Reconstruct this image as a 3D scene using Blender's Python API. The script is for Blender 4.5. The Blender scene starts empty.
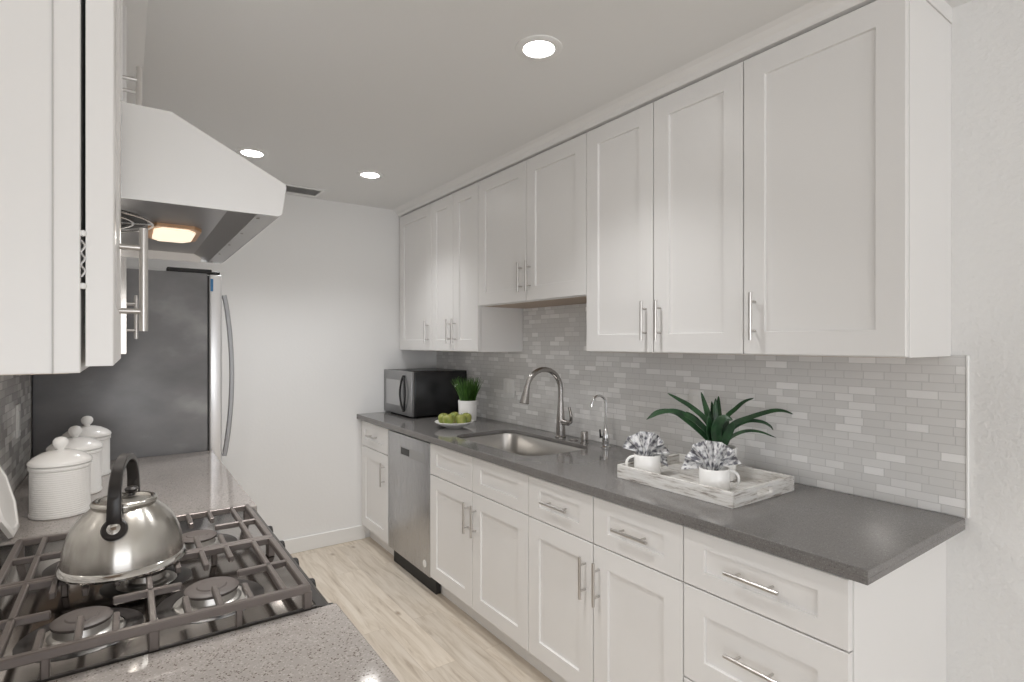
import bpy, bmesh, math, random
from mathutils import Vector, Matrix
random.seed(7)
S = bpy.context.scene
C = S.collection
R = math.radians

# ------------------------------------------------------------------ camera, world, light, exposure
YAW = 35.2
HC = 1.43
cam_d = bpy.data.cameras.new('camera')
cam = bpy.data.objects.new('camera', cam_d); C.objects.link(cam)
cam.location = (0, 0, HC)
cam.rotation_euler = (R(90), 0, R(-YAW))
cam_d.sensor_width = 36.0
cam_d.lens = 549 / 1024 * 36.0
cam_d.shift_y = 2 / 1024          # horizon two pixels under the middle of the frame
cam_d.clip_start = 0.02
S.camera = cam

W = bpy.data.worlds.new('daylight'); S.world = W
W.use_nodes = True
W.node_tree.nodes['Background'].inputs[0].default_value = (0.93, 0.96, 1.0, 1)
W.node_tree.nodes['Background'].inputs[1].default_value = 0.4

def area(name, loc, rot, sx, sy, power, col=(1, 1, 1)):
    l = bpy.data.lights.new(name, 'AREA'); l.shape = 'RECTANGLE'; l.size = sx; l.size_y = sy
    l.energy = power; l.color = col
    o = bpy.data.objects.new(name, l); C.objects.link(o); o.location = loc; o.rotation_euler = rot
    return o
area('patio_daylight', (-0.9, -5.85, 1.10), (R(90), 0, 0), 4.6, 2.0, 106, (0.945, 0.965, 1.0))
area('side_window_daylight', (-3.40, -2.2, 1.15), (R(90), 0, R(-90)), 3.0, 1.9, 34, (0.945, 0.965, 1.0))
LIGHTS = [(1.155, 1.478), (.55, 1.478), (.55, 3.165), (1.198, 3.17)]
for x, y in LIGHTS:        # the lamps inside the recessed ceiling lights
    l = bpy.data.lights.new('recessed_lamp', 'SPOT'); l.spot_size = R(114); l.spot_blend = 1.0; l.shadow_soft_size = .05
    l.energy = 40; l.color = (.985, .985, .985)
    o = bpy.data.objects.new('recessed_lamp', l); C.objects.link(o); o.location = (x, y, 2.428)
S.view_settings.view_transform = 'Standard'
S.view_settings.look = 'None'
S.view_settings.gamma = 1.0
S.view_settings.use_curve_mapping = False
S.view_settings.exposure = 0.13
S.cycles.use_denoising = True
S.cycles.max_bounces = 10
S.cycles.diffuse_bounces = 7
S.cycles.glossy_bounces = 5

# ------------------------------------------------------------------ materials
def mat(name, col, rough=.5, metal=0., spec=.5):
    m = bpy.data.materials.new(name); m.use_nodes = True
    b = m.node_tree.nodes['Principled BSDF']
    b.inputs['Base Color'].default_value = (*col, 1)
    b.inputs['Roughness'].default_value = rough
    b.inputs['Metallic'].default_value = metal
    b.inputs['Specular IOR Level'].default_value = spec
    return m
def nt(m): return m.node_tree, m.node_tree.nodes['Principled BSDF']
def node(t, typ, **kw):
    n = t.nodes.new(typ)
    for k, v in kw.items():
        if k in n.inputs: n.inputs[k].default_value = v
        else: setattr(n, k, v)
    return n
def ramp(t, src, stops):
    n = t.nodes.new('ShaderNodeValToRGB')
    e = n.color_ramp.elements
    while len(e) > 1: e.remove(e[-1])
    e[0].position = stops[0][0]; e[0].color = (*stops[0][1], 1)
    for p, c in stops[1:]:
        x = e.new(p); x.color = (*c, 1)
    t.links.new(src, n.inputs[0])
    return n
def coords(t, scale=(1, 1, 1)):
    tc = t.nodes.new('ShaderNodeTexCoord'); mp = t.nodes.new('ShaderNodeMapping')
    mp.inputs['Scale'].default_value = scale
    t.links.new(tc.outputs['Object'], mp.inputs[0])
    return mp.outputs[0]
def bump(t, b, src, strength, dist):
    n = t.nodes.new('ShaderNodeBump'); n.inputs['Strength'].default_value = strength
    n.inputs['Distance'].default_value = dist
    t.links.new(src, n.inputs['Height']); t.links.new(n.outputs[0], b.inputs['Normal'])

def speckle(name, base, dark, light, rough, scale=260):
    m = mat(name, base, rough); t, b = nt(m)
    v = coords(t)
    vo = node(t, 'ShaderNodeTexVoronoi', Scale=scale); t.links.new(v, vo.inputs['Vector'])
    sep = node(t, 'ShaderNodeSeparateColor'); t.links.new(vo.outputs['Color'], sep.inputs[0])
    r = ramp(t, sep.outputs[0], [(0, dark), (.05, dark), (.09, base), (.82, base), (.93, light), (1, light)])
    n2 = node(t, 'ShaderNodeTexNoise', Scale=3.5, Detail=6.0); t.links.new(v, n2.inputs['Vector'])
    mx = node(t, 'ShaderNodeMix', data_type='RGBA', blend_type='MULTIPLY'); mx.inputs[0].default_value = .35
    r2 = ramp(t, n2.outputs[0], [(.3, (.8, .8, .8)), (.7, (1.1, 1.1, 1.1))])
    t.links.new(r.outputs[0], mx.inputs[6]); t.links.new(r2.outputs[0], mx.inputs[7])
    t.links.new(mx.outputs[2], b.inputs['Base Color'])
    return m
def bumpy(m, scale, strength, dist, detail=3.0):
    t, b = nt(m); v = coords(t)
    n = node(t, 'ShaderNodeTexNoise', Scale=scale, Detail=detail); t.links.new(v, n.inputs['Vector'])
    bump(t, b, n.outputs[0], strength, dist)
    return m
def tile(name, c1, c2, mortar, st=(.55, .86, 1)):
    m = mat(name, c1, .16); t, b = nt(m)
    tc = t.nodes.new('ShaderNodeTexCoord'); sp = node(t, 'ShaderNodeSeparateXYZ'); cb = node(t, 'ShaderNodeCombineXYZ')
    t.links.new(tc.outputs['Object'], sp.inputs[0])
    t.links.new(sp.outputs[1], cb.inputs[0]); t.links.new(sp.outputs[2], cb.inputs[1])
    br = node(t, 'ShaderNodeTexBrick', offset=.5, offset_frequency=2, squash=.72, squash_frequency=3)
    br.inputs['Scale'].default_value = 1.0
    br.inputs['Brick Width'].default_value = .085; br.inputs['Row Height'].default_value = .0263
    br.inputs['Mortar Size'].default_value = .0011; br.inputs['Mortar Smooth'].default_value = .3
    br.inputs['Color1'].default_value = (0, 0, 0, 1); br.inputs['Color2'].default_value = (1, 1, 1, 1)
    br.inputs['Mortar'].default_value = (.5, .5, .5, 1)
    t.links.new(cb.outputs[0], br.inputs['Vector'])
    bw = node(t, 'ShaderNodeRGBToBW'); t.links.new(br.outputs['Color'], bw.inputs[0])
    r = ramp(t, bw.outputs[0], [(0, c1), (st[0], c1), (st[1], tuple((a + 2 * q) / 3 for a, q in zip(c1, c2))), (st[2], c2)])
    mx = node(t, 'ShaderNodeMix', data_type='RGBA'); mx.inputs[7].default_value = (*mortar, 1)
    t.links.new(br.outputs['Fac'], mx.inputs[0]); t.links.new(r.outputs[0], mx.inputs[6])
    t.links.new(mx.outputs[2], b.inputs['Base Color'])
    ma = node(t, 'ShaderNodeMath', operation='SUBTRACT'); ma.inputs[0].default_value = 1.0
    t.links.new(br.outputs['Fac'], ma.inputs[1])
    ma2 = node(t, 'ShaderNodeMath', operation='MULTIPLY_ADD'); ma2.inputs[1].default_value = .35
    t.links.new(bw.outputs[0], ma2.inputs[0]); t.links.new(ma.outputs[0], ma2.inputs[2])
    bump(t, b, ma2.outputs[0], .5, .003)
    return m
def brushed(name, col, rough, axis_scale=(1, 1, 60), amount=.12):
    m = mat(name, col, rough, 1.0); t, b = nt(m)
    v = coords(t, axis_scale)
    n = node(t, 'ShaderNodeTexNoise', Scale=12.0, Detail=4.0); t.links.new(v, n.inputs['Vector'])
    r = ramp(t, n.outputs[0], [(.3, (rough - amount,) * 3), (.7, (rough + amount,) * 3)])
    t.links.new(r.outputs[0], b.inputs['Roughness'])
    return m
def emit(name, col, strength):
    m = mat(name, col, .4); t, b = nt(m)
    b.inputs['Emission Color'].default_value = (*col, 1); b.inputs['Emission Strength'].default_value = strength
    return m

M = {}
M['paint'] = mat('cabinet_paint', (.80, .79, .778), .33)
M['ply'] = bumpy(mat('raw_plywood', (.50, .40, .32), .6), 20, .1, .002)
M['wall'] = bumpy(mat('wall_paint', (.80, .797, .788), .7), 70, .55, .006, 4)
M['wallfar'] = bumpy(mat('far_wall_paint', (.82, .817, .81), .75), 60, .2, .003, 4)
M['ceil'] = bumpy(mat('ceiling_paint', (.79, .79, .785), .8), 50, .12, .003)
M['trim'] = mat('trim_paint', (.82, .815, .80), .4)
M['white'] = mat('white_plastic', (.83, .83, .82), .35)
M['counter'] = speckle('grey_quartz', (.168, .160, .155), (.125, .118, .113), (.222, .213, .206), .10, 420)
M['counter2'] = speckle('pale_grey_quartz', (.355, .328, .308), (.15, .12, .108), (.45, .415, .395), .08, 420)
M['tile'] = tile('white_mosaic', (.72, .715, .705), (.93, .925, .92), (.62, .615, .61))
M['tile2'] = tile('grey_mosaic', (.52, .51, .50), (.97, .965, .955), (.46, .455, .45), (.15, .6, .85))
M['steel'] = brushed('brushed_steel', (.66, .65, .64), .26, (1, 1, 60))
M['steelv'] = brushed('dishwasher_steel', (.50, .50, .51), .30, (60, 60, 1), .08)
M['panelsteel'] = mat('panel_steel', (.42, .42, .425), .34, .9)
M['hood'] = mat('hood_enamel', (.80, .80, .80), .22, .35)
M['hoodin'] = mat('hood_interior_steel', (.30, .295, .295), .3, .8)
M['hooddark'] = mat('hood_filter_steel', (.30, .29, .28), .32, .85)
M['nickel'] = mat('brushed_nickel', (.60, .58, .56), .28, 1.0)
M['chrome'] = mat('chrome', (.72, .72, .73), .10, 1.0)
M['faucet'] = mat('faucet_nickel', (.40, .38, .365), .27, 1.0)
M['sink'] = mat('sink_steel', (.60, .585, .565), .28, 1.0)
M['iron'] = bumpy(mat('cast_iron', (.19, .166, .155), .34, .5), 120, .25, .001)
M['cap'] = mat('burner_cap', (.10, .085, .079), .5)
M['alum'] = mat('burner_aluminium', (.60, .58, .55), .35, .9)
M['black'] = mat('black_plastic', (.016, .016, .017), .25)
M['blackm'] = mat('matt_black', (.014, .013, .013), .55)
M['cooktop'] = mat('cooktop_steel', (.36, .335, .315), .16, 1.0)
M['darktrim'] = mat('dark_enamel_gap_shade', (.035, .031, .029), .35)  # also colours the painted gap shade at the cooktop ends
M['fridge'] = mat('fridge_side_grey', (.17, .17, .178), .30)
t, b = nt(M['fridge']); v = coords(t, (1, 1, 1.6))
n = node(t, 'ShaderNodeTexNoise', Scale=3.0, Detail=5.0); t.links.new(v, n.inputs['Vector'])
r = ramp(t, n.outputs[0], [(.32, (.17, .17, .178)), (.58, (.25, .25, .26)), (.72, (.37, .37, .38))])
t.links.new(r.outputs[0], b.inputs['Base Color'])
M['fdoor'] = mat('fridge_door_steel', (.78, .78, .79), .3, .55)
M['ceramic'] = mat('white_ceramic', (.88, .875, .86), .2)
M['weave'] = mat('embossed_ceramic', (.89, .885, .87), .32)
def lathed(name, col, rough, aniso):       # circular brushing around the vertical axis
    m = mat(name, col, rough, 1.0); t, b = nt(m)
    tg = node(t, 'ShaderNodeTangent', direction_type='RADIAL', axis='Z'); t.links.new(tg.outputs[0], b.inputs['Tangent'])
    b.inputs['Anisotropic'].default_value = aniso; b.inputs['Anisotropic Rotation'].default_value = .25
    return m
M['kettle'] = lathed('kettle_steel', (.53, .51, .475), .24, .8)
M['kettleLid'] = mat('lid_steel', (.36, .345, .32), .4, 1.0)
M['kettlerim'] = mat('polished_steel', (.62, .605, .58), .12, 1.0)
M['khandle'] = mat('kettle_handle', (.022, .019, .018), .35)
M['mwsteel'] = mat('microwave_steel', (.30, .30, .305), .34, .7)
M['mwglass'] = mat('microwave_window', (.50, .50, .505), .3, .3)
M['leaf'] = mat('aloe_green', (.028, .082, .036), .30)
t, b = nt(M['leaf']); v = coords(t)
n = node(t, 'ShaderNodeTexNoise', Scale=22.0, Detail=3.0); t.links.new(v, n.inputs['Vector'])
r = ramp(t, n.outputs[0], [(.3, (.010, .030, .015)), (.7, (.030, .088, .034))]); t.links.new(r.outputs[0], b.inputs['Base Color'])
M['grass'] = mat('grass_green', (.05, .15, .025), .5)
t, b = nt(M['grass']); oi = node(t, 'ShaderNodeTexNoise', Scale=70.0); v = coords(t, (1, 1, .1)); t.links.new(v, oi.inputs['Vector'])
r = ramp(t, oi.outputs[0], [(.3, (.025, .085, .014)), (.7, (.14, .30, .06))]); t.links.new(r.outputs[0], b.inputs['Base Color'])
M['soil'] = bumpy(mat('dark_soil', (.03, .025, .02), .9), 90, .8, .006)
M['apple'] = mat('apple_skin', (.36, .42, .09), .3)
t, b = nt(M['apple']); v = coords(t); n = node(t, 'ShaderNodeTexNoise', Scale=16.0, Detail=3.0); t.links.new(v, n.inputs['Vector'])
r = ramp(t, n.outputs[0], [(.3, (.17, .25, .035)), (.55, (.33, .34, .09)), (.8, (.46, .38, .17))]); t.links.new(r.outputs[0], b.inputs['Base Color'])
M['stem'] = mat('brown_stem', (.10, .06, .03), .7)
# distressed white wood
for key_, sc_ in (('tray', (7, 1.4, 12)), ('trayend', (1.4, 7, 12))):
  M[key_] = mat('distressed_white_wood', (.78, .77, .74), .6)
  t, b = nt(M[key_]); v = coords(t, sc_)
  n = node(t, 'ShaderNodeTexNoise', Scale=7.0, Detail=8.0, Roughness=.68)
  t.links.new(v, n.inputs['Vector'])
  r = ramp(t, n.outputs[0], [(.32, (.17, .14, .12)), (.39, (.42, .39, .36)), (.46, (.66, .64, .61)), (.58, (.76, .75, .73)), (.75, (.80, .79, .77))])
  t.links.new(r.outputs[0], b.inputs['Base Color']); bump(t, b, n.outputs[0], .3, .002)
# printed cloth
M['cloth'] = mat('printed_cotton', (.75, .75, .75), .85)
t, b = nt(M['cloth']); v = coords(t); n = node(t, 'ShaderNodeTexNoise', Scale=48.0, Detail=2.0); t.links.new(v, n.inputs['Vector'])
r = ramp(t, n.outputs[0], [(.38, (.14, .14, .16)), (.45, (.34, .34, .36)), (.50, (.62, .62, .63)), (.6, (.80, .80, .80))])
t.links.new(r.outputs[0], b.inputs['Base Color'])
# oak planks
M['floor'] = mat('oak_planks', (.55, .46, .36), .42)
t, b = nt(M['floor'])
tc = t.nodes.new('ShaderNodeTexCoord'); sp = node(t, 'ShaderNodeSeparateXYZ'); cb = node(t, 'ShaderNodeCombineXYZ')
t.links.new(tc.outputs['Object'], sp.inputs[0]); t.links.new(sp.outputs[1], cb.inputs[0]); t.links.new(sp.outputs[0], cb.inputs[1])
br = node(t, 'ShaderNodeTexBrick', offset=.37, offset_frequency=2)
for k, q in (('Scale', 1.0), ('Brick Width', 1.22), ('Row Height', .150), ('Mortar Size', .0007), ('Mortar Smooth', .2)): br.inputs[k].default_value = q
br.inputs['Color1'].default_value = (0, 0, 0, 1); br.inputs['Color2'].default_value = (1, 1, 1, 1); br.inputs['Mortar'].default_value = (.5, .5, .5, 1)
t.links.new(cb.outputs[0], br.inputs['Vector'])
bw = node(t, 'ShaderNodeRGBToBW'); t.links.new(br.outputs['Color'], bw.inputs[0])
ad = node(t, 'ShaderNodeVectorMath', operation='MULTIPLY_ADD'); ad.inputs[1].default_value = (3.0, 5.0, 7.0)
cx = node(t, 'ShaderNodeCombineXYZ'); t.links.new(bw.outputs[0], cx.inputs[0]); t.links.new(bw.outputs[0], cx.inputs[1]); t.links.new(bw.outputs[0], cx.inputs[2])
mp = t.nodes.new('ShaderNodeMapping'); mp.inputs['Scale'].default_value = (15, 1.3, 1); t.links.new(tc.outputs['Object'], mp.inputs[0])
t.links.new(cx.outputs[0], ad.inputs[0]); t.links.new(mp.outputs[0], ad.inputs[2])
n = node(t, 'ShaderNodeTexNoise', Scale=2.2, Detail=7.0, Roughness=.6, Distortion=.8); t.links.new(ad.outputs[0], n.inputs['Vector'])
r = ramp(t, n.outputs[0], [(.26, (.38, .31, .24)), (.40, (.57, .495, .405)), (.54, (.66, .59, .50)), (.75, (.74, .675, .59))])
r2 = ramp(t, bw.outputs[0], [(0, (.90, .90, .905)), (1, (1.03, 1.025, 1.02))])
mx = node(t, 'ShaderNodeMix', data_type='RGBA', blend_type='MULTIPLY'); mx.inputs[0].default_value = 1.0
t.links.new(r.outputs[0], mx.inputs[6]); t.links.new(r2.outputs[0], mx.inputs[7])
# knots
vo = node(t, 'ShaderNodeTexVoronoi', Scale=3.0); mpk = t.nodes.new('ShaderNodeMapping'); mpk.inputs['Scale'].default_value = (1.9, .9, 1)
t.links.new(tc.outputs['Object'], mpk.inputs[0]); t.links.new(mpk.outputs[0], vo.inputs['Vector'])
rk = ramp(t, vo.outputs['Distance'], [(0, (.22, .17, .13)), (.035, (.42, .35, .29)), (.10, (1, 1, 1))])
mk = node(t, 'ShaderNodeMix', data_type='RGBA', blend_type='MULTIPLY'); mk.inputs[0].default_value = .8
t.links.new(mx.outputs[2], mk.inputs[6]); t.links.new(rk.outputs[0], mk.inputs[7])
mm = node(t, 'ShaderNodeMix', data_type='RGBA'); mm.inputs[7].default_value = (.42, .35, .28, 1)
t.links.new(br.outputs['Fac'], mm.inputs[0]); t.links.new(mk.outputs[2], mm.inputs[6])
t.links.new(mm.outputs[2], b.inputs['Base Color']); bump(t, b, n.outputs[0], .12, .002)
M['lens'] = emit('lamp_lens', (1, .97, .93), 22)
M['hoodlens'] = emit('hood_lamp_lens', (1, .84, .66), .8)
M['amber'] = mat('hood_lamp_surround', (.62, .38, .22), .3)
M['blue'] = mat('blue_tape', (.05, .22, .48), .5)
M['tapegrey'] = mat('seam_paint', (.52, .51, .50), .5)
M['grey'] = mat('grey_plastic', (.32, .32, .33), .4)
# woven emboss for the canisters
t, b = nt(M['weave']); tc = t.nodes.new('ShaderNodeTexCoord'); sp = node(t, 'ShaderNodeSeparateXYZ'); t.links.new(tc.outputs['Object'], sp.inputs[0])
at = node(t, 'ShaderNodeMath', operation='ARCTAN2'); t.links.new(sp.outputs[1], at.inputs[0]); t.links.new(sp.outputs[0], at.inputs[1])
cb = node(t, 'ShaderNodeCombineXYZ'); t.links.new(at.outputs[0], cb.inputs[0]); t.links.new(sp.outputs[2], cb.inputs[1])
br = node(t, 'ShaderNodeTexBrick', offset=.5)
for k, q in (('Scale', 1.0), ('Brick Width', .14), ('Row Height', .0062), ('Mortar Size', .0011), ('Mortar Smooth', 1.0)): br.inputs[k].default_value = q
t.links.new(cb.outputs[0], br.inputs['Vector'])
iv = node(t, 'ShaderNodeMath', operation='SUBTRACT'); iv.inputs[0].default_value = 1.0; t.links.new(br.outputs['Fac'], iv.inputs[1])
bump(t, b, iv.outputs[0], .6, .002)

# ------------------------------------------------------------------ mesh helpers
def box(bm, x0, x1, y0, y1, z0, z1, bev=0., seg=1):
    a = bmesh.new()
    bmesh.ops.create_cube(a, size=1)
    sx, sy, sz = abs(x1 - x0), abs(y1 - y0), abs(z1 - z0)
    for v in a.verts:
        v.co = Vector(((x0 + x1) / 2 + v.co.x * sx, (y0 + y1) / 2 + v.co.y * sy, (z0 + z1) / 2 + v.co.z * sz))
    if bev: bmesh.ops.bevel(a, geom=a.edges[:], offset=min(bev, min(sx, sy, sz) * .45), segments=seg, profile=.5, affect='EDGES')
    merge(bm, a)
def merge(bm, a, mtx=None):
    if mtx is not None: bmesh.ops.transform(a, matrix=mtx, verts=a.verts)
    me = bpy.data.meshes.new('t'); a.to_mesh(me); a.free(); bm.from_mesh(me); bpy.data.meshes.remove(me)
def lathe(bm, prof, c=(0, 0, 0), seg=48):
    rings = []
    for r, z in prof:
        if r < 1e-6: rings.append([bm.verts.new((c[0], c[1], c[2] + z))])
        else: rings.append([bm.verts.new((c[0] + r * math.cos(2 * math.pi * i / seg), c[1] + r * math.sin(2 * math.pi * i / seg), c[2] + z)) for i in range(seg)])
    for a, b_ in zip(rings, rings[1:]):
        for i in range(seg):
            j = (i + 1) % seg
            if len(a) == 1 and len(b_) == 1: continue
            if len(a) == 1: bm.faces.new((a[0], b_[j], b_[i]))
            elif len(b_) == 1: bm.faces.new((a[i], a[j], b_[0]))
            else: bm.faces.new((a[i], a[j], b_[j], b_[i]))
def tube(bm, pts, rad, seg=12, cap=True):
    pts = [Vector(p) for p in pts]
    if not hasattr(rad, '__len__'): rad = [rad] * len(pts)
    n = len(pts); rings = []
    up = None
    for i, p in enumerate(pts):
        tg = (pts[min(i + 1, n - 1)] - pts[max(i - 1, 0)]).normalized()
        if up is None:
            up = Vector((0, 0, 1)) if abs(tg.z) < .9 else Vector((1, 0, 0))
        u = (up - tg * up.dot(tg)).normalized(); w = tg.cross(u); up = u
        rings.append([bm.verts.new(p + (u * math.cos(2 * math.pi * k / seg) + w * math.sin(2 * math.pi * k / seg)) * rad[i]) for k in range(seg)])
    for a, b_ in zip(rings, rings[1:]):
        for k in range(seg):
            j = (k + 1) % seg
            bm.faces.new((a[k], a[j], b_[j], b_[k]))
    if cap:
        bm.faces.new(rings[0][::-1]); bm.faces.new(rings[-1])
def sweep(bm, pts, wid, thk, side):
    pts = [Vector(p) for p in pts]; side = Vector(side).normalized(); n = len(pts); rings = []
    for i, p in enumerate(pts):
        tg = (pts[min(i + 1, n - 1)] - pts[max(i - 1, 0)]).normalized()
        s_ = (side - tg * side.dot(tg)).normalized(); nn = tg.cross(s_)
        w, h = wid[i] / 2, thk[i] / 2
        rings.append([bm.verts.new(p + s_ * a * w + nn * b_ * h) for a, b_ in ((-1, -.7), (-.8, -1), (.8, -1), (1, -.7), (1, .7), (.8, 1), (-.8, 1), (-1, .7))])
    for a, b_ in zip(rings, rings[1:]):
        for k in range(8):
            j = (k + 1) % 8
            bm.faces.new((a[k], a[j], b_[j], b_[k]))
    bm.faces.new(rings[0][::-1]); bm.faces.new(rings[-1])
def prism(bm, poly, axis, a0, a1):
    """poly in the two other axes, extruded along axis (0 x, 1 y, 2 z)"""
    def p(q, a):
        l = list(q); l.insert(axis, a); return l
    A = [bm.verts.new(p(q, a0)) for q in poly]; B = [bm.verts.new(p(q, a1)) for q in poly]
    bm.faces.new(A); bm.faces.new(B[::-1])
    for i in range(len(poly)):
        j = (i + 1) % len(poly); bm.faces.new((A[i], B[i], B[j], A[j]))
def smoothpath(pts, n=8):
    """Catmull-Rom through the points"""
    P = [Vector(p) for p in pts]; P = [2 * P[0] - P[1]] + P + [2 * P[-1] - P[-2]]; out = []
    for i in range(1, len(P) - 2):
        for k in range(n):
            t_ = k / n; a, b_, c_, d_ = P[i - 1:i + 3]
            out.append(.5 * ((2 * b_) + (c_ - a) * t_ + (2 * a - 5 * b_ + 4 * c_ - d_) * t_ ** 2 + (3 * b_ - a - 3 * c_ + d_) * t_ ** 3))
    out.append(P[-2]); return out
def rrect(x0, x1, y0, y1, r, n=6):
    o = []
    for cx_, cy_, a0 in ((x1 - r, y1 - r, 0), (x0 + r, y1 - r, 90), (x0 + r, y0 + r, 180), (x1 - r, y0 + r, 270)):
        for k in range(n + 1):
            a = R(a0 + 90 * k / n); o.append((cx_ + r * math.cos(a), cy_ + r * math.sin(a)))
    return o

ORG = {}
def obj(name, bm, m, parent=None, smooth=False, loc=None):
    """links the bmesh (built in place) as ONE mesh object"""
    bmesh.ops.recalc_face_normals(bm, faces=bm.faces[:])
    if parent is None:
        if loc is None:
            xs = [v.co for v in bm.verts]
            loc = ((min(v.x for v in xs) + max(v.x for v in xs)) / 2, (min(v.y for v in xs) + max(v.y for v in xs)) / 2, min(v.z for v in xs))
        o0 = Vector(loc)
    else: o0 = ORG[parent.name]
    for v in bm.verts: v.co -= o0
    me = bpy.data.meshes.new(name); bm.to_mesh(me); bm.free()
    me.materials.append(m)
    o = bpy.data.objects.new(name, me); C.objects.link(o)
    if parent is None: o.location = o0
    else: o.parent = parent
    ORG[o.name] = o0
    if smooth:
        me.shade_smooth()
        if smooth != 'full': me.set_sharp_from_angle(angle=R(38))
    return o
def tag(o, label, cat, group=None):
    o['label'] = label; o['category'] = cat
    if group: o['group'] = group
    return o
def thing(name, loc, label, cat, group=None):
    o = bpy.data.objects.new(name, None); C.objects.link(o); o.location = loc; o.empty_display_size = .05
    ORG[o.name] = Vector(loc)
    return tag(o, label, cat, group)
def struct(name, bm, m, smooth=False, parent=None):
    o = obj(name, bm, m, parent, smooth)
    if parent is None: o['kind'] = 'structure'
    return o
def B(): return bmesh.new()
def onebox(*a, **k):
    bm = B(); box(bm, *a, **k); return bm

# ------------------------------------------------------------------ the room
XW, XL, YF, ZC = 2.036, -.325, 3.915, 2.437
YB = -6.0
struct('floor', onebox(-3.6, XW + .1, YB - .1, YF + .1, -.1, 0), M['floor'])
struct('ceiling', onebox(-3.6, XW + .1, YB - .1, YF + .1, ZC, ZC + .1), M['ceil'])
struct('wall_right', onebox(XW, XW + .1, YB - .1, YF + .1, 0, ZC), M['wall'])
struct('wall_far', onebox(XL - .1, XW, YF, YF + .1, 0, ZC), M['wallfar'])
struct('wall_left', onebox(XL - .1, XL, .45, YF, 0, ZC), M['wall'])
struct('wall_dining', onebox(-3.6, XL - .1, .45, .55, 0, ZC), M['wall'])
bm = B()     # side wall with a wide window over a low sill
box(bm, -3.6, -3.5, YB - .1, -3.8, 0, ZC); box(bm, -3.6, -3.5, -.6, .55, 0, ZC); box(bm, -3.6, -3.5, -3.8, -.6, 0, .15); box(bm, -3.6, -3.5, -3.8, -.6, 2.15, ZC)
struct('wall_side', bm, M['wall'])
bm = B()
for y in (-3.8, -2.23, -.65): box(bm, -3.58, -3.52, y, y + .05, .15, 2.15)
box(bm, -3.58, -3.52, -3.8, -.6, .15, .2); box(bm, -3.58, -3.52, -3.8, -.6, 2.1, 2.15)
struct('window_2', bm, M['trim'])
bm = B()
box(bm, -3.5, -3.2, YB - .1, YB, 0, ZC); box(bm, 1.4, XW, YB - .1, YB, 0, ZC); box(bm, -3.2, 1.4, YB - .1, YB, 2.15, ZC)
struct('wall_back', bm, M['wall'])
bm = B()
for x in (-3.2, -.93, 1.34): box(bm, x, x + .06, YB - .08, YB - .02, 0, 2.15)
box(bm, -3.2, 1.4, YB - .08, YB - .02, 0, .06); box(bm, -3.2, 1.4, YB - .08, YB - .02, 2.09, 2.15)
struct('window_1', bm, M['trim'])
bm = B(); box(bm, .40, 1.44, YF - .014, YF, 0, .10, .003); struct('baseboard_far', bm, M['trim'])
# filler strip and small cove between the wall cabinets and the ceiling
bm = B(); prism(bm, [(1.70, 2.392), (XW, 2.392), (XW, ZC), (1.655, ZC), (1.672, 2.428), (1.690, 2.412), (1.695, 2.398)], 1, .586, YF - .0005)
struct('trim_1', bm, M['paint'])
bm = B(); prism(bm, [(-.012, 2.392), (XL, 2.392), (XL, ZC), (.056, ZC), (.036, 2.425), (0.0, 2.408), (-.008, 2.398)], 1, .79, YF)
struct('trim_2', bm, M['paint'])
# tiled splashbacks and the white edge strip
bm = B(); box(bm, XW - .0102, XW - .0002, .552, YF - .0005, .9145, 1.3925); box(bm, XW - .0102, XW - .0002, 1.834, 2.754, 1.3925, 1.643)
o = struct('backsplash', bm, M['tile']); del o['kind']
tag(o, 'white and grey mosaic tile backsplash behind the sink counter', 'backsplash')
bm = B(); box(bm, XW - .0125, XW, .544, .5515, .914, 1.394, .002); struct('trim_3', bm, M['white'])
o = struct('backsplash', onebox(XL + .0002, XL + .0102, .75, 2.995, .914, 1.40), M['tile2']); del o['kind']
tag(o, 'grey mosaic tile backsplash on the wall behind the canisters', 'backsplash')

# ------------------------------------------------------------------ cabinets
def shaker(xf, sg, y0, y1, z0, z1, st=.072, th=.020, rec=.009):
    """shaker front: outer face at xf, facing sg along x; recessed panel"""
    bm = B(); e = .0015; k = .002
    def ring(x, a, b_, c_, d_): return [bm.verts.new((x, y, z)) for y, z in ((a, c_), (b_, c_), (b_, d_), (a, d_))]
    st2 = min(st, (z1 - z0) * .30)
    rs = [ring(xf - sg * th, y0, y1, z0, z1), ring(xf - sg * e, y0, y1, z0, z1), ring(xf, y0 + e, y1 - e, z0 + e, z1 - e),
          ring(xf, y0 + st, y1 - st, z0 + st2, z1 - st2), ring(xf - sg * k, y0 + st + k * .5, y1 - st - k * .5, z0 + st2 + k * .5, z1 - st2 - k * .5),
          ring(xf - sg * rec, y0 + st + k, y1 - st - k, z0 + st2 + k, z1 - st2 - k)]
    for a, b_ in zip(rs, rs[1:]):
        for i in range(4): bm.faces.new((a[i], a[(i + 1) % 4], b_[(i + 1) % 4], b_[i]))
    bm.faces.new(rs[0][::-1]); bm.faces.new(rs[-1])
    return bm
def pull(xf, sg, y, z, vert=True, L=.156):
    """bar pull: round bar on two posts"""
    bm = B(); x = xf + sg * .030
    if vert:
        tube(bm, [(x, y, z - L / 2), (x, y, z + L / 2)], .0058, 14)
        for q in (-.048, .048): tube(bm, [(xf, y, z + q), (x, y, z + q)], .0042, 10)
    else:
        tube(bm, [(x, y - L / 2, z), (x, y + L / 2, z)], .0058, 14)
        for q in (-.048, .048): tube(bm, [(xf, y + q, z), (x, y + q, z)], .0042, 10)
    return bm
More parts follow.
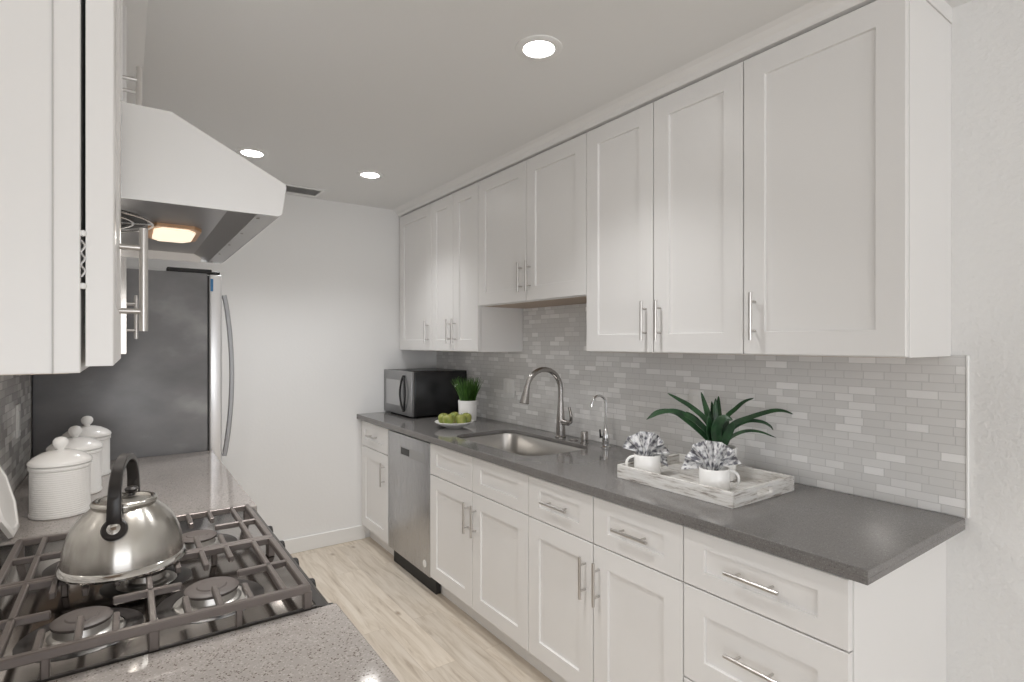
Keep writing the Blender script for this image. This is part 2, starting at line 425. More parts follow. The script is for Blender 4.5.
def front(root, kind, xf, sg, y0, y1, z0, z1, hy=None, hz=None, vert=True, g=.0024, th=.020, ajar=0.):
    def turn(bm):       # a door standing a few millimetres open on its hinges
        if ajar:
            for v in bm.verts: v.co.x += sg * ajar * (v.co.y - y0) / (y1 - y0)
        return bm
    d = obj(kind, turn(shaker(xf, sg, y0 + g, y1 - g, z0 + g, z1 - g, th=th)), M['paint'], root)
    if hy is not None: obj('handle', turn(pull(xf, sg, hy, hz, vert)), M['nickel'], d, True)
    return d
UB = 1.390; UT = 2.390; UX = 1.70
UF = 1.376
def upper(y0, y1, label, doors, z0=UB, sg=-1, xf=UX, xb=XW - .0005, gap=.0025, group='white wall cabinets over the sink counter', z1=UT, th=.020, ajar=0.):
    root = thing('wall_cabinet', ((xf + xb) / 2, (y0 + y1) / 2, z0), label, 'cabinet', group)
    xi = xf - sg * (th + gap)
    bm = B(); box(bm, xi, xb, y0 + .0005, y1 - .0005, z0, z1, .001); obj('cabinet_body', bm, M['paint'], root)
    bm = B(); box(bm, xi - sg * .012, xb, y0 + .018, y1 - .018, z0 - .0012, z0 + .001); obj('bottom_panel', bm, M['ply'], root)
    for a, b_, hy, hz in doors: front(root, 'door', xf, sg, a, b_, z0 + (.005 if ajar else .001), z1 - .009, hy, hz, th=th, ajar=ajar)
    return root
ho = .036
HZ = UB + .128
upper(.588, 1.061, 'wide single-door white wall cabinet at the open end of the run', [(.588, 1.061, 1.018, HZ)])
upper(1.061, 1.831, 'tall two-door white wall cabinet above the planter tray', [(1.061, 1.446, 1.446 - ho, HZ), (1.446, 1.831, 1.446 + ho, HZ)])
upper(1.831, 2.757, 'shorter two-door white wall cabinet mounted high above the sink faucet',
      [(1.831, 2.284, 2.284 - ho, 1.645 + .128), (2.284, 2.757, 2.284 + ho, 1.645 + .128)], z0=1.645)
upper(2.757, 3.364, 'narrow two-door white wall cabinet above the potted grass', [(2.757, 3.059, 3.059 - ho, UF + .128), (3.059, 3.364, 3.059 + ho, UF + .128)], z0=UF)
upper(3.364, YF - .002, 'single-door white wall cabinet in the corner above the microwave', [(3.364, YF - .03, 3.364 + ho + .004, UF + .128)], z0=UF)
# shelf run above the range side
LX = -.010
GL = 'white wall cabinets over the range counter'
LB = 1.396
r0 = upper(.790, 1.108, 'white wall cabinet seen from its end panel, close to the camera', [(.790, 1.106, 1.005, LB + .130)], z0=LB, sg=1, xf=LX, xb=XL + .0005, gap=.0045, group=GL, th=.0265, ajar=.005)
bm = B(); box(bm, -.0660, -.0647, .7885, .7905, LB, UT); obj('panel_seam', bm, M['tapegrey'], r0)
# butt hinge and two bumpers seen in the open gap
hz_ = 1.505
bm = B()
tube(bm, smoothpath([(-.0388 + (.0016 if k % 2 else -.0016), .791, hz_ + k * .007) for k in range(7)], 4), .0012, 8); obj('hinge', bm, M['chrome'], r0, True)
for z in (1.555, 1.495):
    bm = B(); lathe(bm, [(0, -.004), (.003, -.003), (.004, 0), (.003, .003), (0, .004)], (-.0388, .793, z), 12); obj('bumper', bm, M['white'], r0, True)
upper(1.110, 1.886, 'short two-door white wall cabinet directly above the range hood',
      [(1.110, 1.498, 1.498 - ho, 1.832 + .128), (1.498, 1.886, 1.498 + ho, 1.832 + .128)], z0=1.832, sg=1, xf=LX + .006, xb=XL + .0005, group=GL)
upper(1.888, 2.990, 'white wall cabinet above the three canisters',
      [(1.888, 2.440, 2.440 - ho, LB + .128), (2.440, 2.990, 2.440 + ho, LB + .128)], z0=LB, sg=1, xf=LX + .014, xb=XL + .0005, group=GL)
upper(2.992, YF - .002, 'white wall cabinet in the gap above the refrigerator',
      [(2.992, 3.45, None, None), (3.45, YF - .004, None, None)], z0=1.86, sg=1, xf=LX + .014, xb=XL + .0005, group=GL)

BX = 1.405; BT = .8785; BS = .8925; DZ = .693; D0 = .870
def base(y0, y1, label, fronts, sg=-1, xf=BX, xb=XW - .0005, group='white base cabinets under the sink counter', toe=.072, hole=False):
    root = thing('base_cabinet', ((xf + xb) / 2, (y0 + y1) / 2, 0), label, 'cabinet', group)
    xi = xf - sg * .0215
    bm = B()
    if not hole: box(bm, xi, xb, y0 + .0005, y1 - .0005, .108, BT - .0005, .001)
    else:      # open carcass around the sink bowl
        box(bm, xi, xb, y0 + .0005, y0 + .019, .108, BT - .0005); box(bm, xi, xb, y1 - .019, y1 - .0005, .108, BT - .0005)
        box(bm, xi, xb, y0 + .019, y1 - .019, .108, .127); box(bm, xi, xi - sg * .018, y0 + .019, y1 - .019, .127, BT - .0005)
    obj('cabinet_body', bm, M['paint'], root)
    bm = B(); box(bm, xf - sg * toe, xb, y0 + .0005, y1 - .0005, 0, .108); obj('toe_kick', bm, M['paint'], root)
    for kind, a, b_, c_, d_, hy, hz, vert in fronts: front(root, kind, xf, sg, a, b_, c_, d_, hy, hz, vert)
    return root
def dr(a, b_, z0=DZ, z1=D0, h=True): return ('drawer', a, b_, z0, z1, (a + b_) / 2 if h else None, (z0 + z1) / 2 + .002, False)
def do(a, b_, hy): return ('door', a, b_, .112, DZ, hy, .560, True)
c0 = base(.600, 1.078, 'three-drawer white base cabinet at the open end of the counter', [dr(.602, 1.078), dr(.602, 1.078, .405, DZ), dr(.602, 1.078, .112, .405)])
base(1.078, 1.873, 'white base cabinet with two drawers and two doors below the tray', [dr(1.078, 1.476), dr(1.476, 1.873), do(1.078, 1.476, 1.476 - .032), do(1.476, 1.873, 1.476 + .040)])
base(1.873, 2.793, 'white sink base cabinet with two handleless false drawer fronts', [dr(1.873, 2.333, h=False), dr(2.333, 2.793, h=False), do(1.873, 2.333, 2.333 - .036), do(2.333, 2.793, 2.333 + .036)], hole=True)
base(3.399, YF - .002, 'narrow white base cabinet with one drawer and door between dishwasher and wall', [dr(3.399, YF - .03), do(3.399, YF - .03, 3.455)])
LXF = .315
GB = 'white base cabinets under the range counter'
base(.765, 1.088, 'white base cabinet under the speckled counter on the near side of the range', [dr(.765, 1.088), do(.765, 1.088, 1.05)], sg=1, xf=LXF, xb=XL + .0005, group=GB)
base(1.900, 2.985, 'white base cabinet below the canisters between range and refrigerator', [dr(1.9, 2.44), dr(2.44, 2.985), do(1.9, 2.44, 2.40), do(2.44, 2.985, 2.48)], sg=1, xf=LXF, xb=XL + .0005, group=GB)

# ------------------------------------------------------------------ countertops and sink
CT = .914
def slab(x0, x1, y0, y1, hole=None):
    bm = B()
    out = [bm.verts.new((x, y, CT)) for x, y in ((x0, y0), (x1, y0), (x1, y1), (x0, y1))]
    ed = [bm.edges.new((out[i], out[(i + 1) % 4])) for i in range(4)]
    if hole:
        hv = [bm.verts.new((x, y, CT)) for x, y in hole]
        ed += [bm.edges.new((hv[i], hv[(i + 1) % len(hv)])) for i in range(len(hv))]
    bmesh.ops.triangle_fill(bm, use_beauty=True, use_dissolve=False, edges=ed)
    fs = bm.faces[:]
    g = bmesh.ops.extrude_face_region(bm, geom=fs)
    for v in g['geom']:
        if isinstance(v, bmesh.types.BMVert): v.co.z -= (.020 if hole else .035)
    bmesh.ops.recalc_face_normals(bm, faces=bm.faces[:])
    sharp = [e for e in bm.edges if len(e.link_faces) == 2 and e.calc_face_angle(0) > R(60)]
    bmesh.ops.bevel(bm, geom=sharp, offset=.0025, segments=2, profile=.5, affect='EDGES')
    if hole:      # built-up edge along the front and the open end
        box(bm, x0 + .0003, x0 + .022, y0 + .0003, y1, CT - .035, CT - .019, .001); box(bm, x0 + .022, x1, y0 + .0003, y0 + .022, CT - .035, CT - .019, .001)
    return bm
SX0, SX1, SY0, SY1 = 1.490, 1.893, 1.975, 2.70
tag(obj('countertop', slab(1.378, XW - .0105, .552, YF - .001, rrect(SX0, SX1, SY0, SY1, .085)), M['counter']), 'long dark grey quartz countertop with the sink cut into it', 'countertop')
tag(obj('countertop', slab(XL + .0105, .344, .75, 1.0945), M['counter2']), 'speckled grey counter piece at the near side of the range', 'countertop')
tag(obj('countertop', slab(XL + .0105, .344, 1.892, 2.984), M['counter2']), 'grey counter piece under the three canisters', 'countertop')

def ringbowl(levels, n=6):
    bm = B(); rs = []
    for x0, x1, y0, y1, r, z in levels: rs.append([bm.verts.new((x, y, z)) for x, y in rrect(x0, x1, y0, y1, r, n)])
    N = len(rs[0])
    for a, b_ in zip(rs, rs[1:]):
        for i in range(N): bm.faces.new((a[i], a[(i + 1) % N], b_[(i + 1) % N], b_[i]))
    bm.faces.new(rs[-1])
    return bm
sk = thing('kitchen_sink', ((SX0 + SX1) / 2, (SY0 + SY1) / 2, .70), 'stainless undermount sink set into the dark grey counter', 'sink')
def lv(d, z, r=.085): return (SX0 + d, SX1 - d, SY0 + d, SY1 - d, max(r - d, .01), z)
bm = ringbowl([lv(-.020, .8935, .09), lv(-.004, .8935), lv(-.002, .889), lv(.004, .76), lv(.012, .715), lv(.025, .696), lv(.045, .690), lv(.10, .688), lv(.12, .688)])
o = obj('bowl', bm, M['sink'], sk, 'full')
sm = o.modifiers.new('s', 'SOLIDIFY'); sm.thickness = .0015; sm.offset = -1
bm = B(); lathe(bm, [(.045, .0), (.045, .003), (.036, .003), (.030, -.001), (0, -.001)], ((SX0 + SX1) / 2 + .06, (SY0 + SY1) / 2, .6885), 32); obj('drain', bm, M['chrome'], sk, True)

# main faucet
FX, FY = 1.955, 2.308
fa = thing('kitchen_faucet', (FX, FY, CT), 'tall gooseneck pull-down faucet behind the sink', 'faucet')
bm = B(); lathe(bm, [(0, 0), (.030, 0), (.030, .006), (.026, .010), (.0245, .05), (.022, .10), (.0175, .17), (.0148, .20), (0, .2)], (FX, FY, CT), 32); obj('faucet_body', bm, M['faucet'], fa, True)
arc = [(FX, FY, CT + .17), (FX, FY, CT + .25)]
rr = .112
for k in range(0, 13): a = R(180 * k / 12 * .93); arc.append((FX - rr + rr * math.cos(a), FY + .012 * k / 12, CT + .262 + rr * math.sin(a)))
bm = B(); tube(bm, arc, .0142, 16); obj('spout', bm, M['faucet'], fa, True)
e = Vector(arc[-1]); dvec = Vector((-.20, .02, -1)).normalized()
bm = B(); tube(bm, [e - dvec * .002, e + dvec * .02, e + dvec * .055, e + dvec * .088, e + dvec * .092], [.0152, .0165, .021, .0255, .022], 20); obj('spray_head', bm, M['faucet'], fa, True)
bm = B(); tube(bm, [(FX, FY - .01, CT + .085), (FX, FY - .066, CT + .085), (FX, FY - .070, CT + .085)], [.016, .015, .012], 18)
tube(bm, smoothpath([(FX, FY - .056, CT + .085), (FX - .004, FY - .088, CT + .096), (FX - .008, FY - .094, CT + .132), (FX - .010, FY - .082, CT + .172)], 5), [.011] * 6 + [.009] * 5 + [.0075] * 5, 12)
obj('lever', bm, M['faucet'], fa, True)
# filter faucet
GX, GY = 1.945, 1.952
ff = thing('filter_faucet', (GX, GY, CT), 'small slim chrome drinking-water faucet beside the sink', 'faucet')
bm = B(); lathe(bm, [(0, 0), (.024, 0), (.024, .004), (.017, .010), (.016, .02), (.018, .03), (.017, .055), (.0105, .085), (.006, .10), (0, .1)], (GX, GY, CT), 28); obj('faucet_body', bm, M['chrome'], ff, True)
arc = [(GX, GY, CT + .09), (GX, GY, CT + .20)]
for k in range(0, 11): a = R(165 * k / 10); arc.append((GX - .042 + .042 * math.cos(a), GY + .010 * k / 10, CT + .215 + .042 * math.sin(a)))
arc.append((arc[-1][0] - .004, arc[-1][1], arc[-1][2] - .022))
bm = B(); tube(bm, arc, [.0064] * (len(arc) - 2) + [.0066, .0075], 12); obj('spout', bm, M['chrome'], ff, True)
bm = B(); tube(bm, [(GX - .010, GY + .010, CT + .050), (GX - .020, GY + .018, CT + .052)], .0045, 10); tube(bm, [(GX - .019, GY + .017, CT + .046), (GX - .022, GY + .019, CT + .088)], [.0050, .0038], 10); obj('lever', bm, M['black'], ff, True)
bm = B(); lathe(bm, [(0, 0), (.023, 0), (.023, .004), (.019, .006), (.019, .054), (.017, .059), (0, .059)], (1.944, 2.105, CT), 28)
tag(obj('air_gap_cap', bm, M['faucet'], None, True), 'short brushed metal cylinder between the two faucets', 'sink fitting')
bm = B(); lathe(bm, [(0, 0), (.024, 0), (.024, .0035), (.02, .006), (0, .006)], (1.944, 2.19, CT), 28)
tag(obj('hole_cover', bm, M['faucet'], None, True), 'flat round metal hole cover beside the gooseneck faucet', 'sink fitting')

# ------------------------------------------------------------------ dishwasher
dw = thing('dishwasher', (1.7, 3.096, 0), 'stainless steel dishwasher between two white base cabinets', 'dishwasher')
y0, y1 = 2.796, 3.396
obj('dishwasher_body', onebox(1.476, XW - .02, y0 + .004, y1 - .004, .02, .872), M['grey'], dw)
bm = B(); box(bm, BX + .001, 1.474, y0, y1, .105, .862, .004, 2); d = obj('door', bm, M['steelv'], dw, True)
bm = B(); box(bm, BX + .0002, BX + .0015, y0 + .06, y1 - .19, .735, .790, .0004); q = obj('control_panel', bm, M['panelsteel'], d)
bm = B(); box(bm, BX - .0010, BX + .0005, 3.070, 3.190, .742, .783, .0005); obj('display', bm, M['black'], q)
bm = B(); lathe(bm, [(0, 0), (.021, 0), (.021, .002), (0, .002)], (0, 0, 0), 28); bmesh.ops.transform(bm, matrix=Matrix.Translation((BX + .0005, 2.862, .165)) @ Matrix.Rotation(R(-90), 4, 'Y'), verts=bm.verts); obj('badge', bm, M['white'], d, True)
obj('toe_plate', onebox(BX + .04, 1.475, y0 + .002, y1 - .002, .0, .103), M['blackm'], dw)

# ------------------------------------------------------------------ outlets
def outlet(x, sg, y, z, w, h, label, gangs, parent_name='wall_outlet'):
    r_ = thing(parent_name, (x, y, z - h / 2), label, 'outlet')
    bm = B(); box(bm, x, x + sg * .006, y - w / 2, y + w / 2, z - h / 2, z + h / 2, .002, 2); obj('cover_plate', bm, M['white'], r_, True)
    for k in range(gangs):
        yy = y + (k - (gangs - 1) / 2) * .046
        bm = B(); box(bm, x + sg * .0055, x + sg * .0085, yy - .0165, yy + .0165, z - .034, z + .034, .0012); q = obj('rocker', bm, M['ceramic'], r_)
outlet(XW - .0105, -1, 2.902, 1.140, .118, .118, 'double white outlet plate on the tile beside the gooseneck faucet', 2)
outlet(XW - .0105, -1, 1.483, 1.168, .074, .118, 'single white outlet plate on the tile behind the aloe', 1)
outlet(XL + .0105, 1, 2.62, 1.152, .074, .118, 'white outlet plate on the grey tile near the canisters', 1)

# ------------------------------------------------------------------ recessed lights and vent
for (x, y), lab in (((1.155, 1.478), 'recessed round ceiling light above the kitchen aisle, the largest seen'), ((.55, 3.165), 'recessed ceiling light seen just beyond the range hood edge'), ((.55, 1.478), 'recessed ceiling light straight above the aisle side of the range'), ((1.198, 3.17), 'recessed ceiling light near the corner wall cabinets')):
    l = thing('recessed_light', (x, y, ZC), lab, 'ceiling light', 'recessed ceiling lights')
    bm = B(); lathe(bm, [(.052, -.0005), (.054, -.006), (.074, -.006), (.080, -.003), (.080, .0)], (x, y, ZC), 40); obj('trim_ring', bm, M['white'], l, True)
    bm = B(); lathe(bm, [(.054, -.0015), (.03, -.002), (0, -.002)], (x, y, ZC), 40); obj('lens', bm, M['lens'], l, True)
vt = thing('ceiling_vent', (.93, 3.755, ZC), 'white slatted air vent in the ceiling by the far wall', 'vent')
bm = B()
for a in ((.78, 1.08, 3.66, 3.68), (.78, 1.08, 3.83, 3.85), (.78, .80, 3.68, 3.83), (1.06, 1.08, 3.68, 3.83)): box(bm, a[0], a[1], a[2], a[3], ZC - .007, ZC, .0015)
obj('vent_frame', bm, M['white'], vt)
obj('duct_back', onebox(.80, 1.06, 3.68, 3.83, ZC - .0012, ZC - .0002), M['grey'], vt)
for k in range(9):
    bm = B(); yy = 3.69 + k * .0165; prism(bm, [(yy, ZC - .006), (yy + .0015, ZC - .006), (yy + .010, ZC - .0014), (yy + .0085, ZC - .0014)], 0, .80, 1.06); obj('slat', bm, M['trim'], vt)

# ------------------------------------------------------------------ range hood
HY0, HY1 = 1.113, 1.877
hd = thing('range_hood', (-.03, (HY0 + HY1) / 2, 1.66), 'white metal range hood hanging over the gas range', 'range hood')
prof = [(-.310, 1.829), (.066, 1.829), (.252, 1.735), (.254, 1.729), (.246, 1.676), (.240, 1.672)]
bm = B()
for a, b_ in ((HY0, HY0 + .006), (HY1 - .006, HY1)): prism(bm, prof + [(-.310, 1.668)], 1, a, b_)
inner = [(-.310, 1.824), (.064, 1.824), (.247, 1.732), (.240, 1.678)]
prism(bm, prof[:4] + [(.246, 1.676), (.240, 1.678), (.247, 1.731), (.064, 1.823), (-.310, 1.823)], 1, HY0 + .006, HY1 - .006)
box(bm, -.312, -.306, HY0 + .006, HY1 - .006, 1.668, 1.823)
obj('hood_shell', bm, M['hood'], hd)
bm = B(); prism(bm, [(-.30, 1.690), (.165, 1.690), (.165, 1.694), (-.30, 1.694)], 1, HY0 + .007, HY1 - .03)
obj('underside_panel', bm, M['hoodin'], hd)
bm = B(); prism(bm, [(-.30, 1.690), (-.30, 1.694), (.168, 1.694), (.168, 1.690)][:], 1, HY1 - .03, HY1 - .0295); prism(bm, [(HY1 - .035, 1.691), (HY1 - .007, 1.670), (HY1 - .007, 1.694)], 0, -.30, .185); obj('end_bevel', bm, M['hood'], hd)
bm = B(); prism(bm, [(.165, 1.690), (.203, 1.672), (.203, 1.676), (.165, 1.694)], 1, HY0 + .007, HY1 - .007); obj('grease_trough', bm, M['hooddark'], hd)
bm = B(); box(bm, .203, .2185, HY0 + .007, HY1 - .007, 1.671, 1.675); box(bm, .2195, .240, HY0 + .007, HY1 - .007, 1.673, 1.677); ra = obj('front_rail', bm, M['hoodin'], hd)
for y in (1.15, 1.33, 1.50, 1.67, 1.84):
    bm = B(); lathe(bm, [(0, -.002), (.003, -.0015), (.0036, 0)], (.2105, y, 1.671), 12); obj('screw', bm, M['hooddark'], ra, True)
# lamp lens
hexa = [(.048, 1.445), (.063, 1.415), (.122, 1.415), (.138, 1.445), (.138, 1.570), (.122, 1.600), (.063, 1.600), (.048, 1.570)]
def grow(P, d):
    cx_, cy_ = .093, 1.507
    return [(x + (d if x > cx_ else -d), y + (d if y > cy_ else -d)) for x, y in P]
bm = B(); prism(bm, grow(hexa, .006), 2, 1.683, 1.690); la = obj('lamp_surround', bm, M['amber'], hd)
bm = B(); prism(bm, grow(hexa, -.005), 2, 1.6795, 1.6835); obj('lamp_lens', bm, M['hoodlens'], la)
l = bpy.data.lights.new('hood_lamp', 'SPOT'); l.spot_size = R(166); l.spot_blend = .3; l.shadow_soft_size = .04; l.energy = 15; l.color = (1.0, .95, .89)
lo = bpy.data.objects.new('hood_lamp', l); C.objects.link(lo); lo.location = (.093, 1.507, 1.670)
bm = B(); fx, fy = -.10, 1.42
for rr_ in (.15, .115, .082, .050, .018):
    tube(bm, [(fx + rr_ * math.cos(2 * math.pi * k / 36), fy + rr_ * math.sin(2 * math.pi * k / 36), 1.684) for k in range(37)], .0022, 6, False)
for k in range(6):
    a = math.pi * k / 3; tube(bm, [(fx + .015 * math.cos(a), fy + .015 * math.sin(a), 1.682), (fx + .152 * math.cos(a), fy + .152 * math.sin(a), 1.686)], .002, 6)
obj('fan_guard', bm, M['steel'], hd, True)
bm = B(); lathe(bm, [(0, 0), (.14, 0), (.14, .003), (0, .003)], (fx, fy, 1.6875), 36); obj('fan_opening', bm, M['blackm'], hd, True)

# ------------------------------------------------------------------ refrigerator
fr = thing('refrigerator', (0, 3.455, 0), 'tall refrigerator with dark grey side and bowed steel handle', 'refrigerator')
FY0, FY1 = 3.005, 3.905
bm = B(); box(bm, XL + .012, .326, FY0, FY1, .02, 1.765, .004, 2); obj('refrigerator_body', bm, M['fridge'], fr, True)
bm = B(); box(bm, .334, .388, FY0 + .001, FY1 - .001, .715, 1.762, .008, 3); ud = obj('door', bm, M['fdoor'], fr, True)
bm = B(); box(bm, .334, .388, FY0 + .001, FY1 - .001, .10, .708, .008, 3); ld = obj('freezer_drawer', bm, M['fdoor'], fr, True)
bm = B(); box(bm, .325, .335, FY0 + .008, FY1 - .008, .10, 1.755); obj('door_gasket', bm, M['blackm'], fr)
def bow(z0, z1, y, n=18):
    return [(.400 + .034 * math.sin(math.pi * k / n) ** .8, y, z0 + (z1 - z0) * k / n) for k in range(n + 1)]
bm = B(); sweep(bm, bow(.875, 1.665, 3.03), [.026] * 19, [.020] * 19, (0, 1, 0))
for z in (.885, 1.655): tube(bm, [(.385, 3.03, z), (.402, 3.03, z)], .008, 10)
obj('handle', bm, M['mwsteel'], ud, True)
bm = B(); sweep(bm, [(.400 + .034 * math.sin(math.pi * k / 18) ** .8, 3.06 + .79 * k / 18, .66) for k in range(19)], [.020] * 19, [.013] * 19, (0, 0, 1))
for y in (3.07, 3.84): tube(bm, [(.385, y, .66), (.402, y, .66)], .008, 10)
obj('handle', bm, M['mwsteel'], ld, True)
bm = B(); box(bm, .16, .345, FY0 + .004, FY0 + .07, 1.765, 1.785, .004, 2); box(bm, .345, .380, FY0 + .006, FY0 + .05, 1.7625, 1.776, .003); obj('hinge_cover', bm, M['blackm'], fr)
bm = B(); box(bm, .338, .350, FY0 - .0002, FY0 + .0012, 1.68, 1.74); obj('tape_strip', bm, M['blue'], ud)
obj('kick_plate', onebox(XL + .03, .33, FY0 + .01, FY1 - .01, 0, .02), M['blackm'], fr)

# ------------------------------------------------------------------ gas range
RY0, RY1 = 1.098, 1.888
RX = .338
gr = thing('gas_range', (0, (RY0 + RY1) / 2, 0), 'freestanding gas range with black cast-iron grates beside the counters', 'stove')
obj('range_body', onebox(XL + .012, .30, RY0 + .002, RY1 - .002, .03, .898), M['blackm'], gr)
bm = B(); box(bm, XL + .012, RX - .030, RY0 + .008, RY1 - .008, .898, .914, .002, 2)
ck = obj('cooktop', bm, M['cooktop'], gr, True)
bm = B(); prism(bm, [(RX - .0298, .898), (RX - .002, .894), (RX, .902), (RX - .010, .911), (RX - .0298, .9145)], 1, RY0, RY1)
for a, b_ in ((RY0, RY0 + .0078), (RY1 - .0078, RY1)): box(bm, XL + .012, RX - .03, a, b_, .898, .9155, .001)  # dark end strips stand in for shade in the gaps to the counters
obj('edge_trim_gap_shade', bm, M['darktrim'], gr)
bm = B(); box(bm, XL + .0115, -.262, RY0, RY1, .914, .944, .004, 2); obj('back_guard', bm, M['cooktop'], gr, True)
bm = B(); prism(bm, [(.30, .80), (RX, .80), (RX, .895), (.30, .896)], 1, RY0 + .001, RY1 - .001); cp = obj('control_panel', bm, M['blackm'], gr)
for k in range(5):
    y = RY0 + .09 + k * (RY1 - RY0 - .18) / 4
    bm = B(); lathe(bm, [(0, 0), (.024, 0), (.024, .006), (.020, .010), (.018, .028), (.016, .031), (0, .031)], (0, 0, 0), 28)
    bmesh.ops.transform(bm, matrix=Matrix.Translation((RX, y, .852)) @ Matrix.Rotation(R(90), 4, 'Y'), verts=bm.verts); obj('knob', bm, M['blackm'], gr, True)
bm = B(); box(bm, .30, RX - .004, RY0 + .004, RY1 - .004, .22, .79, .004, 2); od = obj('oven_door', bm, M['steel'], gr, True)
obj('oven_window', onebox(RX - .0045, RX - .002, RY0 + .12, RY1 - .12, .36, .66), M['black'], od)
bm = B(); tube(bm, [(RX + .04, RY0 + .05, .745), (RX + .04, RY1 - .05, .745)], .011, 14)
for y in (RY0 + .09, RY1 - .09): tube(bm, [(RX - .004, y, .745), (RX + .04, y, .745)], .008, 10)
obj('handle', bm, M['steel'], od, True)
bm = B(); box(bm, .30, RX - .006, RY0 + .004, RY1 - .004, .05, .21, .004); obj('drawer', bm, M['steel'], gr)
for x in (-.28, .27):
    for y in (RY0 + .04, RY1 - .04): obj('foot', onebox(x - .02, x + .02, y - .02, y + .02, 0, .03), M['blackm'], gr)
# burners
BUR = [(-.062, 1.240, .042), (.143, 1.248, .046), (-.062, 1.615, .040), (.150, 1.600, .042), (.040, 1.428, .034)]
for x, y, rb in BUR:
    bm = B(); lathe(bm, [(rb + .022, 0), (rb + .020, .002), (rb + .008, .003), (rb + .006, .006), (rb, .008), (rb - .002, .020), (0, .020)], (x, y, .914), 36); bu = obj('burner', bm, M['alum'], gr, True)
    bm = B(); lathe(bm, [(rb + .023, 0), (rb + .050, 0), (rb + .048, .0015), (rb + .023, .0015)], (x, y, .9142), 40); obj('burner_bowl', bm, M['darktrim'], bu, True)
    bm = B(); lathe(bm, [(rb - .004, .020), (rb + .002, .021), (rb + .003, .026), (rb - .002, .029), (rb * .6, .029), (rb * .55, .031), (0, .031)], (x, y, .914), 36); obj('burner_cap', bm, M['cap'], bu, True)
# grates: one per half, each a frame, cross bars and fingers
GZ = .960
def bar(bm, x0, x1, y0, y1, top=GZ, h=.014, w=.0105):
    if abs(x1 - x0) > abs(y1 - y0): box(bm, min(x0, x1), max(x0, x1), y0 - w / 2, y0 + w / 2, top - h, top, .002)
    else: box(bm, x0 - w / 2, x0 + w / 2, min(y0, y1), max(y0, y1), top - h, top, .002)
def grate(ya, yb, yc, near):
    bm = B(); xa, xb = -.205, .290
    for y in (ya, yb): bar(bm, xa - .006, xb + .006, y, y, w=.013, h=.016)
    for x in (xa, xb): bar(bm, x, x, ya, yb, w=.013, h=.016)
    for x in (-.158, .250, .040): bar(bm, x, x, ya, yb)
    for x0, x1 in ((xa, -.106), (-.018, .092), (.190, xb)): bar(bm, x0, x1, yc, yc)
    for xc in (-.062, .142):
        for off in (-.050, 0, .050):
            L = .100 if off == 0 else .085
            bar(bm, xc + off, xc + off, ya, ya + L * (1 if off == 0 else .95)); bar(bm, xc + off, xc + off, yb, yb - L * (1 if off == 0 else .95))
    for x in (xa, .040, xb):
        for y in (ya, yb): box(bm, x - .008, x + .008, y - .008, y + .008, .914, GZ - .012, .002)
    for x in (-.10, .17):
        box(bm, x - .006, x + .006, ya - .006, ya + .006, .914, GZ - .012, .002)
    return obj('grate', bm, M['iron'], gr)
grate(1.104, 1.426, 1.255, True)
grate(1.440, 1.750, 1.600, False)
obj('vent_strip', onebox(.02, .12, 1.775, 1.84, .914, .922), M['iron'], gr)

# ------------------------------------------------------------------ kettle
KX, KY, KZ = 0.0, 1.432, GZ
kt = thing('tea_kettle', (KX, KY, KZ), 'brushed steel tea kettle with black arched handle on the range', 'kettle')
bm = B(); lathe(bm, [(0, .0), (.104, .0), (.112, .003), (.1145, .008), (.112, .015), (.1075, .019)], (KX, KY, KZ), 64); obj('base_rim', bm, M['kettlerim'], kt, True)
bm = B(); lathe(bm, [(.1078, .018), (.1072, .030), (.1050, .048), (.1005, .066), (.094, .083), (.085, .099), (.073, .113), (.060, .125), (.053, .129), (.050, .130)], (KX, KY, KZ), 64); obj('kettle_body', bm, M['kettle'], kt, 'full')
bm = B(); lathe(bm, [(.053, .127), (.058, .129), (.060, .134), (.057, .139), (.052, .141), (.048, .139), (.046, .131)], (KX, KY, KZ), 48); obj('collar', bm, M['kettle'], kt, 'full')
bm = B(); lathe(bm, [(.046, .133), (.040, .135), (.022, .137), (0, .138)], (KX, KY, KZ), 40); ll = obj('lid', bm, M['kettleLid'], kt, True)
bm = B(); lathe(bm, [(0, .141), (.007, .141), (.006, .147), (.012, .151), (.013, .156), (.009, .160), (0, .161)], (KX + .012, KY + .012, KZ), 24); obj('lid_knob', bm, M['khandle'], ll, True)
ax = Vector((.19, .98, 0)).normalized(); sd = Vector((ax.y, -ax.x, 0))
path = [(-.083, .098), (-.088, .118), (-.088, .148), (-.080, .182), (-.060, .209), (-.032, .222), (0, .226), (.032, .222), (.060, .209), (.080, .182), (.088, .148), (.088, .118), (.083, .098)]
P = smoothpath([Vector((KX, KY, KZ)) + ax * a + Vector((0, 0, z)) for a, z in path], 4)
n_ = len(P)
bm = B(); sweep(bm, P, [.027 - .007 * math.sin(math.pi * i / (n_ - 1)) for i in range(n_)], [.010 + .004 * math.sin(math.pi * i / (n_ - 1)) for i in range(n_)], sd)
hn = obj('handle', bm, M['khandle'], kt, True)
